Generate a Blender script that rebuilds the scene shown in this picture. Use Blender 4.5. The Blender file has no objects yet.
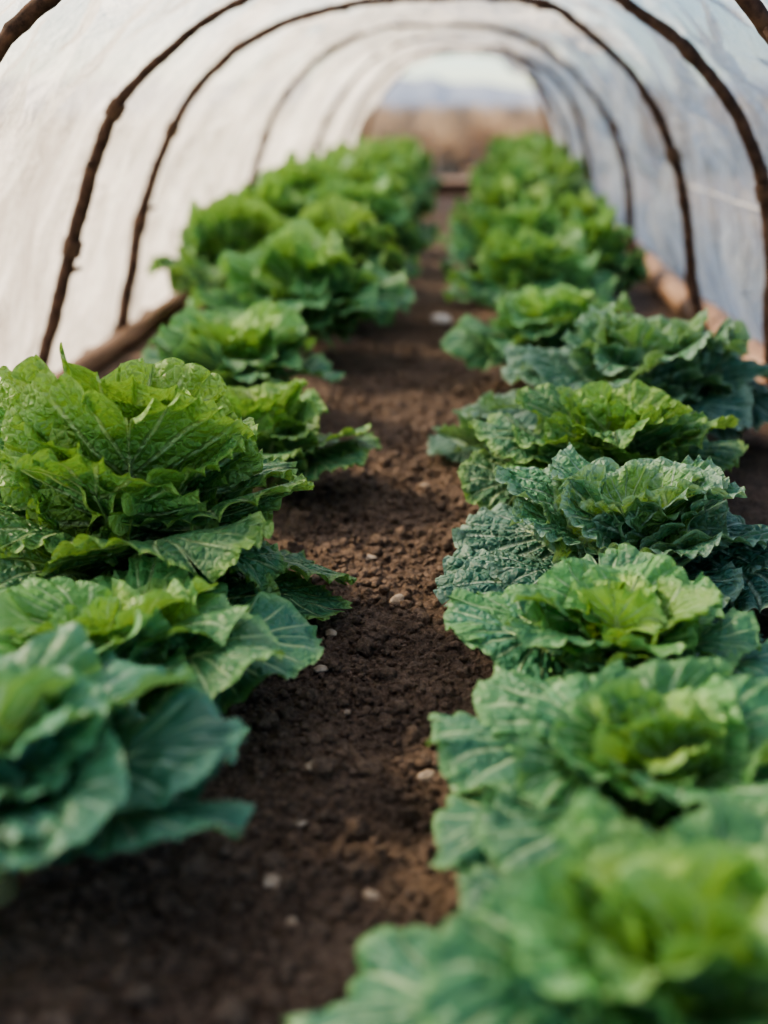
import bpy, bmesh, math, random
import numpy as np
from mathutils import Vector, noise

scene = bpy.context.scene
COL = scene.collection
rad = math.radians

# ------------------------------------------------------------------ helpers
def link(o):
    COL.objects.link(o); return o

def mesh_np(name, verts, faces, mat=None, uv=None, tint=None, smooth=True):
    verts = np.asarray(verts, dtype=np.float32); faces = np.asarray(faces, dtype=np.int32)
    me = bpy.data.meshes.new(name)
    k = faces.shape[1]; m = len(faces)
    me.vertices.add(len(verts)); me.vertices.foreach_set("co", verts.ravel())
    me.loops.add(m*k); me.loops.foreach_set("vertex_index", faces.ravel())
    me.polygons.add(m)
    me.polygons.foreach_set("loop_start", np.arange(0, m*k, k, dtype=np.int32))
    me.polygons.foreach_set("loop_total", np.full(m, k, dtype=np.int32))
    me.update(calc_edges=True)
    if smooth:
        me.polygons.foreach_set("use_smooth", np.ones(m, dtype=bool))
    if uv is not None:
        l = me.uv_layers.new(name="UVMap")
        l.data.foreach_set("uv", np.asarray(uv, dtype=np.float32)[faces.ravel()].ravel())
    if tint is not None:
        a = me.color_attributes.new("tint", 'FLOAT_COLOR', 'POINT')
        a.data.foreach_set("color", np.asarray(tint, dtype=np.float32).ravel())
    if mat: me.materials.append(mat)
    me.validate()
    return me

def top(o, label, cat, group=None, kind=None):
    o["label"] = label; o["category"] = cat
    if group: o["group"] = group
    if kind: o["kind"] = kind
    return o

def tube(path, radii, sides=8, cap=True):
    P = np.asarray(path, float); n = len(P)
    T = np.gradient(P, axis=0); T /= np.linalg.norm(T, axis=1)[:, None]+1e-9
    ref = np.array([0.13, 1.0, 0.07]) if abs(T[:,1]).mean() < .8 else np.array([0., 0.1, 1.])
    A = np.cross(T, ref); A /= np.linalg.norm(A, axis=1)[:, None]+1e-9
    B = np.cross(T, A)
    th = np.linspace(0, 2*np.pi, sides, endpoint=False)
    r = np.asarray(radii, float)
    if r.ndim == 1: r = r[:, None]*np.ones((1, sides))
    V = P[:, None, :] + r[:, :, None]*(np.cos(th)[None, :, None]*A[:, None, :] + np.sin(th)[None, :, None]*B[:, None, :])
    V = V.reshape(-1, 3)
    F = []
    for i in range(n-1):
        for j in range(sides):
            j2 = (j+1) % sides
            F.append((i*sides+j, i*sides+j2, (i+1)*sides+j2, (i+1)*sides+j))
    if cap:
        c0 = len(V); V = np.vstack([V, P[:1], P[-1:]])
        for j in range(sides):
            j2 = (j+1) % sides
            F.append((c0, j2, j, c0)); F.append((c0+1, (n-1)*sides+j, (n-1)*sides+j2, c0+1))
    return V, F

def mesh_mixed(name, V, F, mat, smooth=True):
    FF = []
    for f in F:
        g = []
        for i in f:
            if int(i) not in g: g.append(int(i))
        if len(g) >= 3: FF.append(g)
    me = bpy.data.meshes.new(name)
    me.from_pydata([tuple(map(float, v)) for v in V], [], FF)
    if smooth:
        me.polygons.foreach_set("use_smooth", np.ones(len(me.polygons), dtype=bool))
    me.materials.append(mat); me.update()
    return me

# ------------------------------------------------------------------ materials
class NT:
    def __init__(s, name):
        s.m = bpy.data.materials.new(name); s.m.use_nodes = True
        s.t = s.m.node_tree; s.t.nodes.clear()
        s.out = s.t.nodes.new("ShaderNodeOutputMaterial")
    def n(s, typ, **kw):
        nd = s.t.nodes.new(typ)
        for k, v in kw.items():
            if k.startswith("i_"):
                nd.inputs[k[2:].replace("_", " ")].default_value = v
            else: setattr(nd, k, v)
        return nd
    def l(s, a, b): s.t.links.new(a, b)
    def math(s, op, a, b=None, clamp=False):
        nd = s.t.nodes.new("ShaderNodeMath"); nd.operation = op; nd.use_clamp = clamp
        for i, v in enumerate((a, b)):
            if v is None: continue
            if isinstance(v, (int, float)): nd.inputs[i].default_value = v
            else: s.l(v, nd.inputs[i])
        return nd.outputs[0]
    def ramp(s, f, stops):
        nd = s.t.nodes.new("ShaderNodeValToRGB"); cr = nd.color_ramp
        while len(cr.elements) < len(stops): cr.elements.new(.5)
        for e, (p, c) in zip(cr.elements, stops):
            e.position = p; e.color = (*c, 1) if len(c) == 3 else c
        s.l(f, nd.inputs[0]); return nd.outputs[0]
    def mix(s, f, a, b, bt='MIX'):
        nd = s.t.nodes.new("ShaderNodeMix"); nd.data_type = 'RGBA'; nd.blend_type = bt
        for sock, v in ((nd.inputs[0], f), (nd.inputs[6], a), (nd.inputs[7], b)):
            if isinstance(v, (int, float)): sock.default_value = v
            elif isinstance(v, tuple): sock.default_value = (*v, 1)
            else: s.l(v, sock)
        return nd.outputs[2]
    def smooth(s, v, a, b):
        nd = s.t.nodes.new("ShaderNodeMapRange"); nd.interpolation_type = 'SMOOTHSTEP'
        s.l(v, nd.inputs[0]); nd.inputs[1].default_value = a; nd.inputs[2].default_value = b
        nd.inputs[3].default_value = 0; nd.inputs[4].default_value = 1
        return nd.outputs[0]

def leaf_mat(name, inner, mid, outer, vein, net_scale=42., net=.22, bump=.5, edge=None, nv=8, rough=.44, vs=.85, ef=.7):
    N = NT(name)
    uv = N.n("ShaderNodeUVMap"); sep = N.n("ShaderNodeSeparateXYZ"); N.l(uv.outputs[0], sep.inputs[0])
    s_ = N.math('MULTIPLY', N.math('ABSOLUTE', N.math('SUBTRACT', sep.outputs[0], .5)), 2)
    att = N.n("ShaderNodeAttribute", attribute_name="tint"); sa = N.n("ShaderNodeSeparateColor"); N.l(att.outputs[0], sa.inputs[0])
    tc = N.n("ShaderNodeTexCoord")
    base = N.ramp(sa.outputs[0], [(0, inner), (.36, mid), (.85, outer)])
    nz = N.n("ShaderNodeTexNoise", i_Scale=14., i_Detail=4.); N.l(tc.outputs['Object'], nz.inputs['Vector'])
    base = N.mix(N.math('MULTIPLY', N.smooth(nz.outputs[0], .4, .7), .3), base, mid)
    br = N.math('ADD', N.math('MULTIPLY', sa.outputs[1], .5), .78)
    vm = N.n("ShaderNodeVectorMath", operation='SCALE'); N.l(base, vm.inputs[0]); N.l(br, vm.inputs['Scale']); base = vm.outputs[0]
    if edge:
        base = N.mix(N.math('MULTIPLY', N.smooth(s_, .82, 1.0), ef), base, edge)
    fr = N.math('ABSOLUTE', N.math('SUBTRACT', N.math('FRACT', N.math('ADD', N.math('MULTIPLY', sep.outputs[1], float(nv)), .5)), .5))
    vwid = N.math('SUBTRACT', .26, N.math('MULTIPLY', s_, .19))
    v2 = N.math('SUBTRACT', 1., N.math('DIVIDE', fr, vwid), True)
    v2 = N.math('MULTIPLY', N.smooth(v2, .1, .8), N.math('SUBTRACT', 1., N.smooth(s_, .7, 1.0)))
    mr = N.math('SUBTRACT', 1., N.smooth(s_, .03, .11))
    vor = N.n("ShaderNodeTexVoronoi", feature='DISTANCE_TO_EDGE', i_Scale=net_scale)
    N.l(tc.outputs['Object'], vor.inputs['Vector'])
    nl = N.math('SUBTRACT', 1., N.smooth(vor.outputs['Distance'], 0., .085))
    vo2 = N.n("ShaderNodeTexVoronoi", feature='DISTANCE_TO_EDGE', i_Scale=net_scale*2.4)
    N.l(tc.outputs['Object'], vo2.inputs['Vector'])
    vf = N.math('MAXIMUM', mr, N.math('MULTIPLY', v2, vs))
    vf = N.math('MAXIMUM', vf, N.math('MULTIPLY', nl, net), True)
    col = N.mix(vf, base, vein)
    h = N.math('ADD', N.smooth(vor.outputs['Distance'], 0., .35), N.math('MULTIPLY', N.smooth(vo2.outputs['Distance'], 0., .35), .5))
    h = N.math('SUBTRACT', h, N.math('MULTIPLY', v2, 1.0))
    n2 = N.n("ShaderNodeTexNoise", i_Scale=60., i_Detail=3.); N.l(tc.outputs['Object'], n2.inputs['Vector'])
    h = N.math('ADD', h, N.math('MULTIPLY', n2.outputs[0], .5))
    bp = N.n("ShaderNodeBump", i_Strength=bump, i_Distance=.006); N.l(h, bp.inputs['Height'])
    pr = N.n("ShaderNodeBsdfPrincipled", i_Roughness=rough)
    pr.inputs['Specular IOR Level'].default_value = .45
    N.l(col, pr.inputs['Base Color']); N.l(bp.outputs[0], pr.inputs['Normal'])
    tr = N.n("ShaderNodeBsdfTranslucent")
    tcx = N.mix(.5, col, (.34, .58, .06)); N.l(tcx, tr.inputs[0]); N.l(bp.outputs[0], tr.inputs['Normal'])
    ms = N.n("ShaderNodeMixShader"); ms.inputs[0].default_value = .25
    N.l(pr.outputs[0], ms.inputs[1]); N.l(tr.outputs[0], ms.inputs[2]); N.l(ms.outputs[0], N.out.inputs[0])
    return N.m

M_SAVOY = leaf_mat("savoy_green_leaf", (.29,.48,.09), (.115,.31,.09), (.052,.18,.09), (.44,.60,.32), 42, .20, .85, edge=(.29,.49,.13))
M_TEAL = leaf_mat("savoy_blue_green_leaf", (.27,.47,.10), (.095,.27,.13), (.044,.155,.118), (.42,.57,.45), 42, .24, .8, edge=(.32,.48,.36), ef=.75, rough=.46)
M_LIME = leaf_mat("lime_leaf", (.32,.51,.11), (.11,.31,.10), (.05,.185,.115), (.42,.60,.34), 40, .08, .5, edge=(.21,.43,.17))
M_COLL = leaf_mat("collard_leaf", (.17,.37,.13), (.065,.215,.125), (.034,.14,.102), (.34,.51,.39), 30, .04, .35, edge=(.10,.28,.19), rough=.44, vs=.75)

def stem_mat(name, c1, c2):
    N = NT(name); tc = N.n("ShaderNodeTexCoord")
    nz = N.n("ShaderNodeTexNoise", i_Scale=40.); N.l(tc.outputs['Object'], nz.inputs['Vector'])
    pr = N.n("ShaderNodeBsdfPrincipled", i_Roughness=.45); N.l(N.mix(nz.outputs[0], c1, c2), pr.inputs['Base Color'])
    N.l(pr.outputs[0], N.out.inputs[0]); return N.m
M_STEM = stem_mat("leaf_stalk_pale_green", (.46,.60,.26), (.32,.49,.18))
M_TRUNK = stem_mat("stem_woody", (.22,.26,.12), (.14,.12,.06))

def soil_mat(name, dark, light, sc=1.):
    N = NT(name); tc = N.n("ShaderNodeTexCoord")
    a = N.n("ShaderNodeTexNoise", i_Scale=7.*sc, i_Detail=8., i_Roughness=.7); N.l(tc.outputs['Object'], a.inputs['Vector'])
    b = N.n("ShaderNodeTexNoise", i_Scale=140.*sc, i_Detail=6., i_Roughness=.7); N.l(tc.outputs['Object'], b.inputs['Vector'])
    c = N.n("ShaderNodeTexVoronoi", i_Scale=90.*sc); N.l(tc.outputs['Object'], c.inputs['Vector'])
    f = N.math('ADD', N.math('MULTIPLY', a.outputs[0], .45), N.math('MULTIPLY', b.outputs[0], .55))
    col = N.ramp(f, [(.38, dark), (.52, tuple((x+y)/2 for x, y in zip(dark, light))), (.66, light)])
    h = N.math('ADD', b.outputs[0], N.math('MULTIPLY', c.outputs['Distance'], .6))
    bp = N.n("ShaderNodeBump", i_Strength=1., i_Distance=.018); N.l(h, bp.inputs['Height'])
    pr = N.n("ShaderNodeBsdfPrincipled", i_Roughness=.8); pr.inputs['Specular IOR Level'].default_value = .35
    N.l(col, pr.inputs['Base Color']); N.l(bp.outputs[0], pr.inputs['Normal']); N.l(pr.outputs[0], N.out.inputs[0])
    return N.m
M_SOIL = soil_mat("soil", (.062,.042,.030), (.44,.31,.22))
M_CLOD = soil_mat("soil_clod", (.085,.058,.042), (.50,.36,.26))
M_FIELD = soil_mat("dry_field", (.12,.080,.050), (.20,.14,.088), .02)

def wood_mat(name, dark, light, sx=(30, 30, 30), rough=.8, spec=.25):
    N = NT(name); tc = N.n("ShaderNodeTexCoord"); mp = N.n("ShaderNodeMapping"); mp.inputs['Scale'].default_value = sx
    N.l(tc.outputs['Object'], mp.inputs[0])
    a = N.n("ShaderNodeTexNoise", i_Scale=1., i_Detail=6., i_Roughness=.65); N.l(mp.outputs[0], a.inputs['Vector'])
    col = N.ramp(a.outputs[0], [(.35, dark), (.65, light)])
    bp = N.n("ShaderNodeBump", i_Strength=.7, i_Distance=.004); N.l(a.outputs[0], bp.inputs['Height'])
    pr = N.n("ShaderNodeBsdfPrincipled", i_Roughness=rough); pr.inputs['Specular IOR Level'].default_value = spec
    N.l(col, pr.inputs['Base Color']); N.l(bp.outputs[0], pr.inputs['Normal']); N.l(pr.outputs[0], N.out.inputs[0])
    return N.m
M_BRANCH = wood_mat("branch_bark", (.018,.010,.007), (.115,.064,.040))
M_TWINE = wood_mat("twine", (.05,.028,.017), (.15,.09,.055), (90, 90, 90))
M_LOG = wood_mat("pale_wood", (.32,.19,.125), (.58,.40,.29), (40, 3, 40))
M_LOGD = wood_mat("brown_wood", (.11,.066,.042), (.30,.20,.135), (40, 3, 40))
M_BOARD = wood_mat("board_wood", (.07,.040,.030), (.12,.075,.055), (3, 40, 40))
M_PEB = wood_mat("pebble_stone", (.28,.215,.155), (.54,.45,.35), (60, 60, 60), .6)
M_WHITE = wood_mat("pale_stone", (.55,.53,.51), (.75,.74,.73), (60, 60, 60), .5)
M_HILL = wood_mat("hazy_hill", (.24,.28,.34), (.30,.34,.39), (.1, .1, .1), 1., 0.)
M_GRASS = wood_mat("dry_grass", (.32,.22,.135), (.52,.39,.245), (20, 20, 4), .8)

def film_mat():
    N = NT("fleece_cover"); tc = N.n("ShaderNodeTexCoord"); uv = N.n("ShaderNodeUVMap")
    mp = N.n("ShaderNodeMapping"); mp.inputs['Scale'].default_value = (3.2, 1.2, 1); mp.inputs['Rotation'].default_value = (0, 0, .6)
    N.l(uv.outputs[0], mp.inputs[0])
    a = N.n("ShaderNodeTexNoise", i_Scale=1.2, i_Detail=8., i_Roughness=.6, i_Distortion=1.4); N.l(mp.outputs[0], a.inputs['Vector'])
    b = N.n("ShaderNodeTexNoise", i_Scale=60., i_Detail=3.); N.l(tc.outputs['Object'], b.inputs['Vector'])
    mp2 = N.n("ShaderNodeMapping"); mp2.inputs['Scale'].default_value = (10, 4.0, 1); mp2.inputs['Rotation'].default_value = (0, 0, -.5)
    N.l(uv.outputs[0], mp2.inputs[0])
    c = N.n("ShaderNodeTexNoise", i_Scale=1.0, i_Detail=5., i_Roughness=.6, i_Distortion=1.0); N.l(mp2.outputs[0], c.inputs['Vector'])
    cr = N.math('ABSOLUTE', N.math('SUBTRACT', c.outputs[0], .5))
    f = N.math('ADD', N.math('MULTIPLY', a.outputs[0], .82), N.math('MULTIPLY', b.outputs[0], .18))
    crl = N.math('SUBTRACT', 1., N.smooth(cr, 0., .04))
    col = N.ramp(f, [(.38, (.50,.485,.44)), (.5, (.66,.645,.60)), (.62, (.84,.82,.77))])
    col = N.mix(N.math('MULTIPLY', crl, .35), col, (.97,.96,.915))
    h = N.math('SUBTRACT', f, N.math('MULTIPLY', cr, 1.4))
    bp = N.n("ShaderNodeBump", i_Strength=1., i_Distance=.09); N.l(h, bp.inputs['Height'])
    d = N.n("ShaderNodeBsdfDiffuse"); t = N.n("ShaderNodeBsdfTranslucent"); g = N.n("ShaderNodeBsdfGlossy", i_Roughness=.3)
    for x in (d, t): N.l(col, x.inputs[0]); N.l(bp.outputs[0], x.inputs['Normal'])
    g.inputs[0].default_value = (.9,.9,.9,1); N.l(bp.outputs[0], g.inputs['Normal'])
    m1 = N.n("ShaderNodeMixShader"); m1.inputs[0].default_value = .68; N.l(d.outputs[0], m1.inputs[1]); N.l(t.outputs[0], m1.inputs[2])
    m2 = N.n("ShaderNodeMixShader"); m2.inputs[0].default_value = .06; N.l(m1.outputs[0], m2.inputs[1]); N.l(g.outputs[0], m2.inputs[2])
    tp = N.n("ShaderNodeBsdfTransparent")
    m3 = N.n("ShaderNodeMixShader")
    N.l(N.ramp(f, [(.40, (.34,)*3), (.62, (.20,)*3)]), m3.inputs[0])
    N.l(m2.outputs[0], m3.inputs[1]); N.l(tp.outputs[0], m3.inputs[2]); N.l(m3.outputs[0], N.out.inputs[0])
    return N.m
M_FILM = film_mat()

# ------------------------------------------------------------------ ground
def gh(x, y):
    v = noise.fractal(Vector((x*9, y*9, 0)), .9, 2.1, 4)*.011
    v += noise.fractal(Vector((x*52, y*52, 3.)), .8, 2.1, 3)*.0095
    bed = max(0, min(1, (abs(x+.06)-.16)/.14)); bed = bed*bed*(3-2*bed)
    return v + bed*.018 - .010

ys = [-1.]
while ys[-1] < 12.2:
    y = ys[-1]; ys.append(y + (.06 if y < .4 else .006 if y < 2.8 else .006+.010*(y-2.8)))
xs = np.concatenate([np.linspace(-1.25, -.36, 60)[:-1], np.linspace(-.36, .22, 105), np.linspace(.22, 1.25, 60)[1:]])
V = np.array([(x, y, gh(x, y)) for y in ys for x in xs]); nx = len(xs); ny = len(ys)
I = (np.arange(ny-1)[:, None]*nx + np.arange(nx-1)[None, :]).ravel()
F = np.stack([I, I+1, I+nx+1, I+nx], 1)
g = link(bpy.data.objects.new("ground", mesh_np("ground", V, F, M_SOIL)))
top(g, "dark brown crumbly garden soil under the tunnel", "soil", kind="structure")

V = []; n = 60
for j in range(n+1):
    for i in range(n+1):
        V.append((-150+300*i/n, -60+360*j/n, -.045))
I = (np.arange(n)[:, None]*(n+1)+np.arange(n)[None, :]).ravel()
F = np.stack([I, I+1, I+n+2, I+n+1], 1)
g = link(bpy.data.objects.new("field", mesh_np("field", V, F, M_FIELD)))
top(g, "tan dry field beyond the open end of the tunnel", "field", kind="structure")

rng = np.random.default_rng(5)
def blob(r, seed, sub=1, sq=(1, 1, .75), amp=.35):
    bm = bmesh.new(); bmesh.ops.create_icosphere(bm, subdivisions=sub, radius=1)
    o = Vector((seed*3.1, seed*1.7, seed))
    for v in bm.verts:
        v.co *= 1+amp*noise.noise(v.co*1.3+o)
        v.co = Vector((v.co.x*sq[0], v.co.y*sq[1], v.co.z*sq[2]))*r
    vs = np.array([v.co[:] for v in bm.verts]); fs = np.array([[v.index for v in f.verts] for f in bm.faces])
    bm.free(); return vs, fs
protos = [blob(1, k, 2, amp=.8) for k in range(8)]
VV = []; FF = []; off = 0
for k in range(21000):
    y = .55 + 4.4*rng.random()**1.2; x = -.08 + rng.normal()*.15
    if abs(x) > .8: continue
    r = .0012 + .0052*rng.random()**3 + (.010*rng.random() if rng.random() < .06 else 0)
    vs, fs = protos[rng.integers(8)]; a = rng.random()*6.28
    R = np.array([[math.cos(a), -math.sin(a), 0], [math.sin(a), math.cos(a), 0], [0, 0, 1]])
    VV.append((vs*r)@R.T + np.array([x, y, gh(x, y)+r*.35])); FF.append(fs+off); off += len(vs)
g = link(bpy.data.objects.new("soil_clods", mesh_np("soil_clods", np.vstack(VV), np.vstack(FF), M_CLOD, smooth=False)))
top(g, "loose crumbs of brown soil scattered on the path", "soil crumbs", kind="stuff")

PEB = [(-.113,2.02,.011,0),(-.062,1.84,.013,0),(-.135,1.30,.012,0),(-.165,1.125,.008,0),(-.155,1.08,.010,0),(-.155,1.58,.009,0),
       (-.150,1.69,.010,0),(-.06,1.065,.007,0),(-.01,1.30,.011,0),(-.04,1.93,.008,0),(-.14,1.19,.006,0),(-.13,1.02,.006,0),
       (-.03,2.45,.009,0),(-.11,1.45,.005,0),(-.005,4.5,.036,1)]
for k, (x, y, r, w) in enumerate(PEB):
    vs, fs = blob(r, k+20, 3, (1.15, .8, .5), .3)
    o = link(bpy.data.objects.new("stone" if w else "pebble", mesh_np("pebble", vs, fs, M_WHITE if w else M_PEB)))
    o.location = (x, y, gh(x, y)+r*.38); o.rotation_euler[2] = k*1.3
    if w: top(o, "flat whitish stone lying on the soil path", "stone")
    else: top(o, "small rounded beige pebble on the soil path", "pebble", "pebbles on the path")

# ------------------------------------------------------------------ tunnel
def cxf(y): return -.075 + .025*max(0, y-4.3)
def arch(a, off=0., y=0.):
    th = math.pi*(1-a); c = math.cos(th); s = math.sin(th)
    k = .5+.5*max(-1, min(1, c*6)); A = .925*(1-k)+.885*k; NE = 2.10*(1-k)+2.5*k
    H = 1.06+.018*max(0, y-4)
    x = math.copysign(abs(c)**(2/NE), c)*(A+off); z = abs(s)**(2/NE)*(H+off)
    return x, z
HOOPS = [-.5, .5, 1.3, 2.12, 3.06, 3.95, 5.8, 7.8, 9.8, 11.6]
def hoop(y0, seed, ties):
    n = 170; P = []; rr = []; CX = cxf(y0)
    kr = random.Random(int(seed*10)); K = 8
    kx = [(kr.uniform(-1, 1), kr.uniform(-1, 1), kr.uniform(-1, 1)) for _ in range(K+1)]
    for i in range(n):
        a = i/(n-1); x, z = arch(a, 0, y0); x += CX
        u = a*K; i0 = min(K-1, int(u)); f = u-i0
        kk = [kx[i0][c]*(1-f)+kx[i0+1][c]*f for c in range(3)]
        w = Vector(kk)*.028 + noise.noise_vector(Vector((a*3, seed*7.3, 0)))*.026 + noise.noise_vector(Vector((a*30, seed*3.3, 5)))*.006
        fade = min(1, z/.25); inw = -.038
        P.append((x+w.x*fade+inw*math.cos(math.pi*(1-a))*fade, y0+w.y*fade*1.8, z+w.z*fade+inw*fade-.05*(1-fade)))
        r = .0140+.0040*math.cos(a*math.pi*2) + .004*noise.noise(Vector((a*9, seed, 1)))
        k = noise.noise(Vector((a*30, seed*2.2, 9)))
        r += max(0, k-.38)*.018
        rr.append(r+max(0, y0-5)*.0006)
    V, F = tube(P, rr, 10)
    V = np.array([np.array(v)+np.array(noise.noise_vector(Vector(v)*45))*.0035 for v in V])
    for kk in range(6):
        i = int((.08+.84*((seed*.37+kk*.219) % 1))*n); p = np.array(P[i]); t = np.array(P[i+1])-p; t /= np.linalg.norm(t)
        d = np.array([math.cos(kk*2.1)*.6, math.sin(kk*2.1), -.3])+t*.5; d /= np.linalg.norm(d)
        q = [p+d*s for s in (0, .016, .030, .042)]
        v2, f2 = tube(q, [.010, .008, .006, .004], 6); o = len(V)
        V = np.vstack([V, v2]); F = F+[tuple(x+o for x in f) for f in f2]
    root = bpy.data.objects.new("tunnel_hoop", None); root.location = (CX, y0, 0); link(root)
    top(root, "bent dark-brown branch hoop holding up the white cover", "tunnel hoop", "branch hoops along the tunnel")
    V = V-np.array([CX, y0, 0])
    b = link(bpy.data.objects.new("branch", mesh_mixed("branch", V, F, M_BRANCH))); b.parent = root
    for a in ties:
        i = int(a*(n-1)); c = np.array(P[i])-np.array([CX, y0, 0]); t = np.array(P[i+1])-np.array(P[i-1]); t /= np.linalg.norm(t)
        s1 = np.cross(t, [0, 1, 0]); s1 /= np.linalg.norm(s1); s2 = np.cross(t, s1)
        q = []
        for k in range(90):
            u = k/89; ang = u*math.pi*2*6; r = rr[i]+.003
            q.append(c+t*(u-.5)*.036+(s1*math.cos(ang)+s2*math.sin(ang))*r)
        v2, f2 = tube(q, [.0036]*90, 6)
        w = link(bpy.data.objects.new("twine_binding", mesh_mixed("twine_binding", v2, f2, M_TWINE))); w.parent = root
ties = {2.12: (.2, .8), 3.06: (.13, .24, .86), 3.95: (.21, .83), 5.8: (.18, .82), 7.8: (.2, .8)}
for k, y in enumerate(HOOPS):
    hoop(y, k+1.5, ties.get(y, ()))

y0c, y1c = -.55, 11.68; nyc = 660; na = 200
Vc = []; UV = []
def crease(v): return .35-abs(v)*1.7
for j in range(nyc+1):
    y = y0c+(y1c-y0c)*j/nyc; CX = cxf(y)
    s = 0; ph = 0
    for p, q in zip(HOOPS[:-1], HOOPS[1:]):
        if p <= y <= q: ph = (y-p)/(q-p); s = math.sin(math.pi*ph)**.6*min(1, (q-p)/1.2)
    for i in range(na+1):
        a = i/na; x, z = arch(a, .022, y)
        dx, dz = x, z; L = math.hypot(dx, dz); ux, uz = dx/L, dz/L
        c1 = noise.noise(Vector((y*1.7+a*3.5, a*2.6-y*.6, 0)))
        c2 = noise.noise(Vector((y*2.6-a*6, a*4.0+y*1.6, 4)))
        c3 = noise.noise(Vector((y*6+a*9, a*8.-y*2.4, 8)))
        c4 = noise.noise(Vector((y*14-a*16, a*14., 2)))
        w = c1*.060 + crease(c2)*.065 + crease(c3)*.042 + crease(c4)*.020
        w = w*(.08+.95*s)
        m = -.050*s*math.sin(math.pi*a)**.5 + w
        zz = max(z+uz*m, .0); fl = max(0, 1-z/.32)
        Vc.append((x+CX+ux*m+math.copysign((.115 if dx > 0 else .045)*fl**1.5, dx), y, zz+.004)); UV.append((y, a*2.7))
I = (np.arange(nyc)[:, None]*(na+1)+np.arange(na)[None, :]).ravel()
F = np.stack([I, I+1, I+na+2, I+na+1], 1)
g = link(bpy.data.objects.new("tunnel_cover", mesh_np("tunnel_cover", Vc, F, M_FILM, uv=UV)))
top(g, "translucent white fleece sheet stretched over branch hoops", "tunnel cover")

def log(x, ya, yb, r, mat, name, label, seed, z=None):
    n = 90; P = []; R = []
    for i in range(n):
        u = i/(n-1); y = ya+(yb-ya)*u
        P.append((x+cxf(y)+.075+.012*noise.noise(Vector((y*1.1, seed, 0))), y, (z if z is not None else r*1.15)+.006*noise.noise(Vector((y*.8, seed, 4)))))
        R.append(r*(1+.2*noise.noise(Vector((y*3, seed, 7)))))
    V, F = tube(P, R, 14)
    V = V-np.array([x, ya, 0])
    o = link(bpy.data.objects.new(name, mesh_mixed(name, V, F, mat))); o.location = (x, ya, 0)
    return top(o, label, "wooden pole" if "pole" in name else "cord")
log(.850, 1.6, 5.2, .048, M_LOG, "base_pole", "long pale pinkish wooden pole lying along the cover edge", 2)
log(.860, 5.25, 11.2, .048, M_LOG, "base_pole", "long pale pinkish wooden pole lying along the cover edge", 3)
log(-.965, 1.6, 5.8, .030, M_LOGD, "base_pole", "long brown wooden pole lying along the cover edge", 5)
log(-.97, 5.85, 11.2, .030, M_LOGD, "base_pole", "long brown wooden pole lying along the cover edge", 6)
log(.765, -.5, 11.5, .0035, M_WHITE, "support_cord", "thin pale cord tied along the hoops under the cover", 8, z=.47)

bm = bmesh.new(); bmesh.ops.create_cube(bm, size=1)
for v in bm.verts: v.co = Vector((v.co.x*1.4, v.co.y*.04, v.co.z*.12))
bmesh.ops.bevel(bm, geom=bm.edges[:], offset=.006, segments=2, affect='EDGES')
me = bpy.data.meshes.new("end_board"); bm.to_mesh(me); bm.free(); me.materials.append(M_BOARD)
o = link(bpy.data.objects.new("end_board", me)); o.location = (cxf(11.4), 11.4, .055)
top(o, "brown wooden board across the far end of the path", "wooden board")

# ------------------------------------------------------------------ far landscape
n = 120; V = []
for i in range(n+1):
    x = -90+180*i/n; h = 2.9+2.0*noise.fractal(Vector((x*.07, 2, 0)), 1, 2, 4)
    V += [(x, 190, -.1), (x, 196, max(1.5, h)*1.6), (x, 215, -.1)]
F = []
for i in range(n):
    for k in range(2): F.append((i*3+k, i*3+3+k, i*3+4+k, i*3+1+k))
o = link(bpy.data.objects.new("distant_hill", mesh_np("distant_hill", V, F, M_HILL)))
top(o, "low hazy blue-grey ridge beyond the field", "hill", kind="structure")

def grass_clump(seed, n, R, H):
    r = np.random.default_rng(seed); VV = []; FF = []
    for k in range(n):
        a = r.random()*6.283; d = R*math.sqrt(r.random()); h = H*(.5+.5*r.random())*(1-.25*(d/R)**2); lean = .2*r.random()*h
        b = np.array([math.cos(a)*d, math.sin(a)*d, 0]); dr = np.array([math.cos(a+r.normal()*.4), math.sin(a+r.normal()*.4), 0])
        sd = np.array([-dr[1], dr[0], 0]); o = len(VV)
        for u in (0, .35, .7, 1):
            c = b+dr*lean*u*u+np.array([0, 0, h*u]); w = .02*(1-u*.85)
            VV += [c-sd*w, c+sd*w]
        for q in range(3): FF.append((o+q*2, o+q*2+1, o+q*2+3, o+q*2+2))
    return mesh_np("dry_grass_clump", VV, FF, M_GRASS)
gm = [grass_clump(k, 700, .68, 1.0) for k in range(3)]
rg = random.Random(3); k = 0
for row in range(6):
    for c in range(6):
        y = 16.5+row*2.1+rg.uniform(-.15, .15); x = -4.0+c*1.75+(row % 2)*.85+rg.uniform(-.1, .1)
        o = bpy.data.objects.new("dry_grass_clump", gm[k % 3]); link(o)
        sc = .70+.05*row+.10*rg.random()+(.30 if x > 2.2 else 0)
        o.location = (x, y, -.05); o.scale = (1, 1, sc); o.rotation_euler[2] = k; k += 1
        top(o, "clump of dry tan grass in the field", "dry grass", "dry grass clumps in the field")

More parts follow.
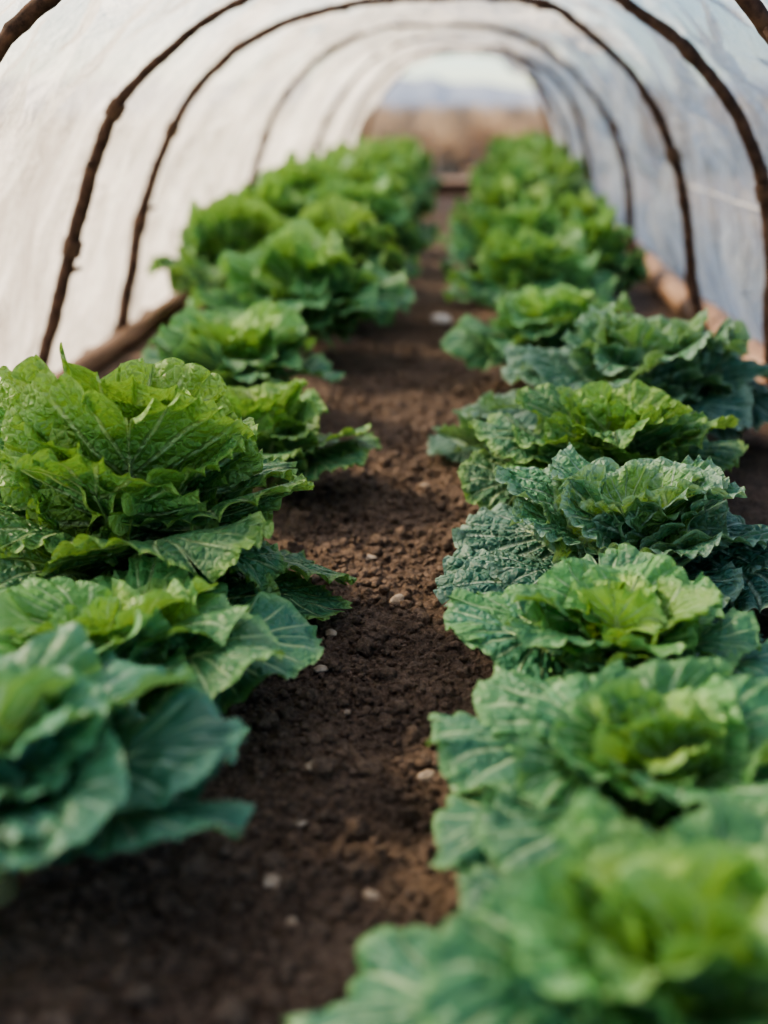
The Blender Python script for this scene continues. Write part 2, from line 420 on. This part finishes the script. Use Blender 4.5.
# ------------------------------------------------------------------ cabbage plants
RT = [0, .10, .25, .45, .65, .8, .92, 1]
RL = [.20, .33, .44, .50, .52, .50, .455, .43]
def leaf(r, L, wr, e0, e1, cup, wave, nw, crimp, ncr, puck, nt, ns, pf, az, r0, z0, f, ce_=1.6, nv=8):
    p0 = pf*L; B = L-p0; Lm = .55*B
    tt = np.linspace(0, 1, 300)
    al = lambda t: rad(108)*(1-t**1.6)
    ph = r.random(12)*6.283
    def ray(t):
        return np.interp(t, RT, RL)*B*(1+(wr-1)*np.sin(al(t))**2)
    mx = ray(tt)*np.sin(al(tt)); my = p0+tt*Lm+ray(tt)*np.cos(al(tt))
    arc = np.concatenate([[0], np.cumsum(np.hypot(np.diff(mx), np.diff(my)))]); tot = arc[-1]
    qa = np.linspace(0, 1, nt); t = np.interp(qa*tot, arc, tt)
    s = np.linspace(-1, 1, 2*ns+1); s = np.sign(s)*np.abs(s)**.78
    S, Tt = np.meshgrid(s, t); _, QA = np.meshgrid(s, qa)
    sg = np.sign(S); As = np.abs(S)
    q = np.where(S < 0, -1, 1)*(1-QA)
    tau = 6.28318
    ln = ray(Tt)*(1+As*(.025*np.sin(q*tau*1.3+ph[0])+.015*np.sin(q*tau*nw*1.4+ph[1]))+As**5*.02*np.sin(q*tau*ncr*.53+ph[2]))
    ang = al(Tt)*(1+.12*As*(1-Tt))
    X = sg*As*ln*np.sin(ang); Y = p0+Tt*Lm+As*ln*np.cos(ang)
    A = wave*B; C = crimp*B
    cm = np.clip(.9+.3*np.sin(q*tau*1.7+ph[8])+.2*np.sin(q*tau*3.1+ph[10]), .5, 1.4)
    wm = 1+.35*np.sin(q*tau*.9+ph[11])
    h = A*wm*As**2.4*(.5*np.sin(q*tau*nw*.55+ph[3])+.55*np.sin(q*tau*nw+ph[4]+.9*np.sin(q*7+ph[5])))
    ce = np.clip((As-.58)/.42, 0, 1)**1.5
    cph = q*tau*ncr+ph[6]+1.0*np.sin(q*tau*2.3+ph[7])+.5*np.sin(q*tau*4.1+ph[10])
    h += C*cm*ce*np.sin(cph) + C*.22*As**9*np.sin(cph*2.13+ph[9])
    tanx = A*.20*As**3*np.cos(q*tau*nw+ph[4]) + C*.75*ce*cm*np.cos(cph)
    X = X+tanx*np.cos(ang)*sg; Y = Y-tanx*np.sin(ang)
    vv = 1-np.cos(np.pi*nv*QA)**4
    h += puck*B*(vv-.5)*np.clip(As*3.5, 0, 1)*(1-.45*As)
    for k in range(10):
        a_ = r.random()*6.283; fr = (16+30*r.random())/B
        h += puck*B*.10*np.sin(fr*(X*np.cos(a_)+Y*np.sin(a_))+r.random()*6.283)*np.clip(As*3, 0, 1)
    k = cup/B
    if abs(cup) > 1e-2: Xc = np.sin(k*X)/k; hc = (1-np.cos(k*X))/k
    else: Xc = X; hc = 0*X
    roll = r.normal()*.20
    Xr = Xc*math.cos(roll)-(h+hc)*math.sin(roll); Hr = Xc*math.sin(roll)+(h+hc)*math.cos(roll)
    d = np.linspace(-.1, 1.25, 140)*L; u = np.clip(d/L, 0, 1.25); wob = r.normal()*.10
    e = e0+(e1-e0)*u**ce_+wob*np.sin(u*4)
    cr = np.concatenate([[0], np.cumsum(np.cos(e[:-1])*np.diff(d))]); cz = np.concatenate([[0], np.cumsum(np.sin(e[:-1])*np.diff(d))])
    cr -= np.interp(0, d, cr); cz -= np.interp(0, d, cz)
    yb = r.normal()*.16
    CR = np.interp(Y, d, cr); CZ = np.interp(Y, d, cz); EE = np.interp(Y, d, e)
    PR = r0+CR-Hr*np.sin(EE); PZ = z0+CZ+Hr*np.cos(EE); PS = Xr+yb*(Y/L)**2*L
    fz = .006
    PZ = np.where(PZ < fz+.02, fz+.02*np.exp((np.minimum(PZ, fz+.02)-fz-.02)/.02), PZ)
    ca, sa = math.cos(az), math.sin(az)
    P = np.stack([PR*ca-PS*sa, PR*sa+PS*ca, PZ], -1).reshape(-1, 3)
    w = 2*ns+1
    I = (np.arange(nt-1)[:, None]*w+np.arange(w-1)[None, :]).ravel()
    F = np.stack([I, I+1, I+w+1, I+w], 1)
    uv = np.stack([S*.5+.5, QA], -1).reshape(-1, 2)
    tn = np.zeros((len(P), 4)); tn[:, 0] = np.clip(f+r.normal()*.10, 0, 1); tn[:, 1] = r.random(); tn[:, 3] = 1
    yy = np.linspace(0, p0+Lm*.92, 16); ec = np.interp(yy, d, e)
    rd = (.005+.020*B*(.4+.6*f))*np.linspace(1, .14, 16)
    mr = r0+np.interp(yy, d, cr)+rd*.75*np.sin(ec); mz = np.maximum(z0+np.interp(yy, d, cz)-rd*.75*np.cos(ec), .004+rd*.6)
    ms = yb*(yy/L)**2*L
    mp = np.stack([mr*ca-ms*sa, mr*sa+ms*ca, mz], -1)
    return P, F, uv, tn, (mp, rd)

def build_plant(R, H, n, mat, seed, up=0., wave=.09, nw=2.2, crimp=.032, ncr=10.5, puck=.018, nt=110, ns=14, wr=1.12, cupi=.9, droop=0., sz=1.0, inl=.76, pfa=0., fan=.4, extra=()):
    r = np.random.default_rng(seed)
    groups = {"heart": [], "outer_leaves": []}; stems = []
    specs = [(i/(n-1), i*2.39996+r.normal()*.20+seed) for i in range(n)]
    specs += [(1.0, rad(a)) for a in extra]
    for f, az in specs:
        L = (max(H*inl, R*.5)*(1-f**.9)+R*1.12*f**.9)*(1+r.normal()*.07)*sz
        e0 = rad(84+(24+up*30-84)*f**(1.0+.1*fan)+r.normal()*5)
        a1 = 48+(-34+up*20-droop*40-48)*f**.6
        b1 = 66+(-30+up*15-droop*40-66)*f**1.25
        e1 = rad(a1*(1-fan)+b1*fan+r.normal()*8)
        cup = cupi*(1.5*(1-f)**1.6+.45-.75*f)
        pf = .03+.17*f+.10*up*f+pfa*f
        P, F, uv, tn, st = leaf(r, L, wr, e0, e1, cup, wave*(1.25-.3*f)*(1+.15*r.normal()), nw, crimp*(1.0-.1*f), ncr, puck, nt, ns, pf, az,
                            .006+.022*f, .05*(1-f)+.02+up*.03, f, 1.6+.9*fan)
        groups["heart" if f < .3 else "outer_leaves"].append((P, F, uv, tn)); stems.append(st)
    A = np.vstack([g[0] for l in groups.values() for g in l])
    kz = H/np.percentile(A[:, 2], 99.3); kr_ = R/np.percentile(np.hypot(A[:, 0], A[:, 1]), 97)
    SC = np.array([kr_, kr_, kz])
    out = []
    for gname, lst in groups.items():
        off = 0; Vs = []; Fs = []; U = []; T = []
        for P, F, uv, tn in lst:
            Vs.append(P*SC); Fs.append(F+off); U.append(uv); T.append(tn); off += len(P)
        out.append((gname, mesh_np(gname, np.vstack(Vs), np.vstack(Fs), mat, np.vstack(U), np.vstack(T))))
    V = np.zeros((0, 3)); F = []
    for mp, rd in stems:
        v2, f2 = tube(mp*SC, rd, 7); o = len(V); V = np.vstack([V, v2]); F += [tuple(x+o for x in f) for f in f2]
    out.append(("leaf_stalks", mesh_mixed("leaf_stalks", V, F, M_STEM)))
    v2, f2 = tube([(0, 0, -.02), (0, 0, .0), (.001, 0, .02), (0, .001, .04), (0, 0, .055)], [.026, .024, .02, .019, .012], 12)
    out.append(("stem", mesh_mixed("stem", v2, f2, M_TRUNK)))
    return out

LAB = {
 "savoy": ("savoy_cabbage", "crinkled green savoy cabbage with frilly light edges on soil"),
 "teal": ("savoy_cabbage", "dark blue-green savoy cabbage with pale veins and ruffled edges"),
 "lime": ("leafy_cabbage", "bright yellow-green cabbage with wavy upright leaves on soil"),
 "coll": ("collard_plant", "blue-green collard plant with broad smooth wavy leaves"),
}
MATS = {"savoy": M_SAVOY, "teal": M_TEAL, "lime": M_LIME, "coll": M_COLL}
def place(parts, kind, x, y, rot=0., sc=(1, 1, 1), group=None):
    nm, lb = LAB[kind]
    root = bpy.data.objects.new(nm, None); root.empty_display_size = .1
    root.location = (x, y, gh(x, y)); root.rotation_euler[2] = rot; root.scale = sc
    COL.objects.link(root); top(root, lb, "cabbage plant", group)
    for pn, me in parts:
        o = bpy.data.objects.new(pn, me); COL.objects.link(o); o.parent = root
    return root

NEAR = [
 (-.405, 1.02, .215, .205, 28, "coll", 5, dict(wave=.11, nw=2.3, crimp=.024, ncr=7, puck=.034, wr=.95, up=.65, droop=.8, sz=1.0, fan=.5, cupi=1.0)),
 (-.385, 1.37, .222, .165, 22, "lime", 9, dict(wave=.11, nw=2.4, crimp=.030, ncr=8, puck=.026, wr=1.0, up=.35, droop=.5, fan=.5)),
 (-.435, 1.74, .275, .320, 24, "savoy", 12, dict(wave=.085, nw=2.1, crimp=.032, ncr=11.5, puck=.022, up=.15, droop=1.0, nt=220, ns=26, wr=1.16, sz=1.08, inl=.98, pfa=.12, fan=.85, cupi=.75, extra=(-20, -62, -100, -140, 170, 20))),
 (-.340, 2.38, .200, .20, 22, "savoy", 14, dict(up=.35)),
 (-.50, 3.00, .22, .235, 22, "lime", 17, dict(up=.5, wave=.13)),
 (.180, .79, .205, .195, 26, "lime", 21, dict(wave=.12, nw=2.5, crimp=.032, ncr=8, puck=.028, up=.45, droop=.7, sz=.92)),
 (.205, 1.13, .205, .155, 23, "lime", 24, dict(wave=.12, nw=2.5, crimp=.030, ncr=9, puck=.028, up=.4, droop=.5, extra=(205, 225))),
 (.215, 1.44, .178, .16, 23, "lime", 27, dict(wave=.12, nw=2.5, crimp=.032, ncr=9, puck=.026, up=.45, droop=.3)),
 (.280, 1.79, .250, .20, 22, "teal", 31, dict(wave=.08, nw=2.2, crimp=.032, ncr=11.5, puck=.026, up=.0, droop=.3, nt=220, ns=26, wr=1.18, inl=.9, fan=.2, cupi=.8, extra=(180, 215, 250, 290))),
 (.300, 2.20, .23, .215, 22, "savoy", 35, dict(wave=.10, puck=.022, up=.35, droop=.3, nt=150, ns=18, wr=1.15)),
 (.41, 2.70, .285, .27, 24, "teal", 39, dict(wave=.10, puck=.024, up=.4, droop=.8, wr=1.15)),
 (.12, 2.60, .14, .15, 16, "teal", 42, dict(up=.1)),
 (.29, 3.38, .24, .24, 22, "lime", 45, dict(wave=.13, up=.4, droop=.4)),
]
for (x, y, R, H, n, kd, sd, kw) in NEAR:
    place(build_plant(R, H, n, MATS[kd], sd, **kw), kd, x, y, 0, group="cabbages planted in two rows")

TPL = {}
for kd, sd in (("savoy", 51), ("lime", 52), ("teal", 53), ("lime2", 54)):
    k = kd.replace("2", "")
    TPL[kd] = build_plant(.27, .33, 30, MATS[k], sd, wave=.17, nw=2.6, crimp=.042, ncr=8, up=.7, droop=.9, nt=64, ns=10, sz=.85)
FAR = [
 (-.68, 4.32, .26, .38, "savoy"), (-.40, 3.72, .27, .33, "lime"), (-.36, 4.40, .26, .36, "savoy"), (-.67, 4.95, .25, .41, "lime"),
 (-.64, 5.55, .26, .43, "savoy"), (-.36, 5.15, .26, .40, "lime2"), (-.60, 6.2, .27, .44, "lime"), (-.34, 6.0, .26, .42, "savoy"),
 (-.56, 6.9, .27, .45, "savoy"), (-.32, 6.85, .24, .42, "lime2"), (-.55, 7.8, .27, .45, "savoy"), (-.32, 7.75, .24, .43, "savoy"),
 (-.52, 8.8, .27, .45, "savoy"), (-.30, 8.8, .23, .43, "lime"), (-.50, 9.9, .26, .44, "lime2"), (-.30, 9.9, .23, .43, "savoy"), (-.40, 10.8, .26, .43, "savoy"),
 (.27, 4.15, .25, .29, "lime"), (.50, 4.45, .18, .33, "lime"), (.28, 4.95, .26, .34, "lime2"), (.52, 5.2, .18, .35, "savoy"),
 (.30, 5.7, .27, .37, "savoy"), (.54, 6.1, .20, .37, "teal"), (.37, 6.6, .26, .41, "lime"), (.58, 7.0, .22, .42, "savoy"), (.43, 7.6, .25, .43, "savoy"),
 (.65, 8.1, .21, .45, "savoy"), (.48, 8.7, .25, .46, "lime2"), (.66, 9.3, .22, .47, "savoy"), (.52, 10.0, .24, .46, "savoy"), (.64, 10.8, .24, .46, "savoy"),
]
for i, (x, y, R, H, kd) in enumerate(FAR):
    k = kd.replace("2", "")
    place(TPL[kd], k, x, y, i*1.7, (R/.27, R/.27, H/.33), "cabbages planted in two rows")

# ------------------------------------------------------------------ light
w = bpy.data.worlds.new("World"); scene.world = w; w.use_nodes = True
nt_ = w.node_tree; bg = nt_.nodes['Background']
sky = nt_.nodes.new("ShaderNodeTexSky"); sky.sky_type = 'NISHITA'; sky.sun_disc = False
sky.sun_elevation = rad(32); sky.sun_rotation = rad(-80); sky.air_density = 1.1; sky.dust_density = .3; sky.ozone_density = 3.0
mx = nt_.nodes.new("ShaderNodeMix"); mx.data_type = 'RGBA'; mx.blend_type = 'MULTIPLY'; mx.inputs[0].default_value = 1
nt_.links.new(sky.outputs[0], mx.inputs[6]); mx.inputs[7].default_value = (.88, .95, 1.03, 1)
nt_.links.new(mx.outputs[2], bg.inputs[0]); bg.inputs[1].default_value = .35
sl = bpy.data.lights.new("sun", 'SUN'); sl.energy = 15.0; sl.angle = rad(12); sl.color = (1, .78, .52)
so = link(bpy.data.objects.new("sun", sl)); d = Vector((1.0, -.45, -.85)); so.rotation_euler = d.to_track_quat('-Z', 'Y').to_euler()

# ------------------------------------------------------------------ camera
cd = bpy.data.cameras.new("camera"); cam = link(bpy.data.objects.new("camera", cd))
cam.location = (0, 0, .7); cam.rotation_euler = (rad(90-17.2), 0, rad(2.56))
cd.sensor_fit = 'VERTICAL'; cd.sensor_height = 36; cd.lens = 45.7
cd.dof.use_dof = True; cd.dof.focus_distance = 1.83; cd.dof.aperture_fstop = 1.8; cd.clip_start = .02; cd.clip_end = 1000
scene.camera = cam
scene.view_settings.view_transform = 'AgX'
scene.view_settings.look = 'AgX - Medium High Contrast'
scene.view_settings.exposure = 0.05
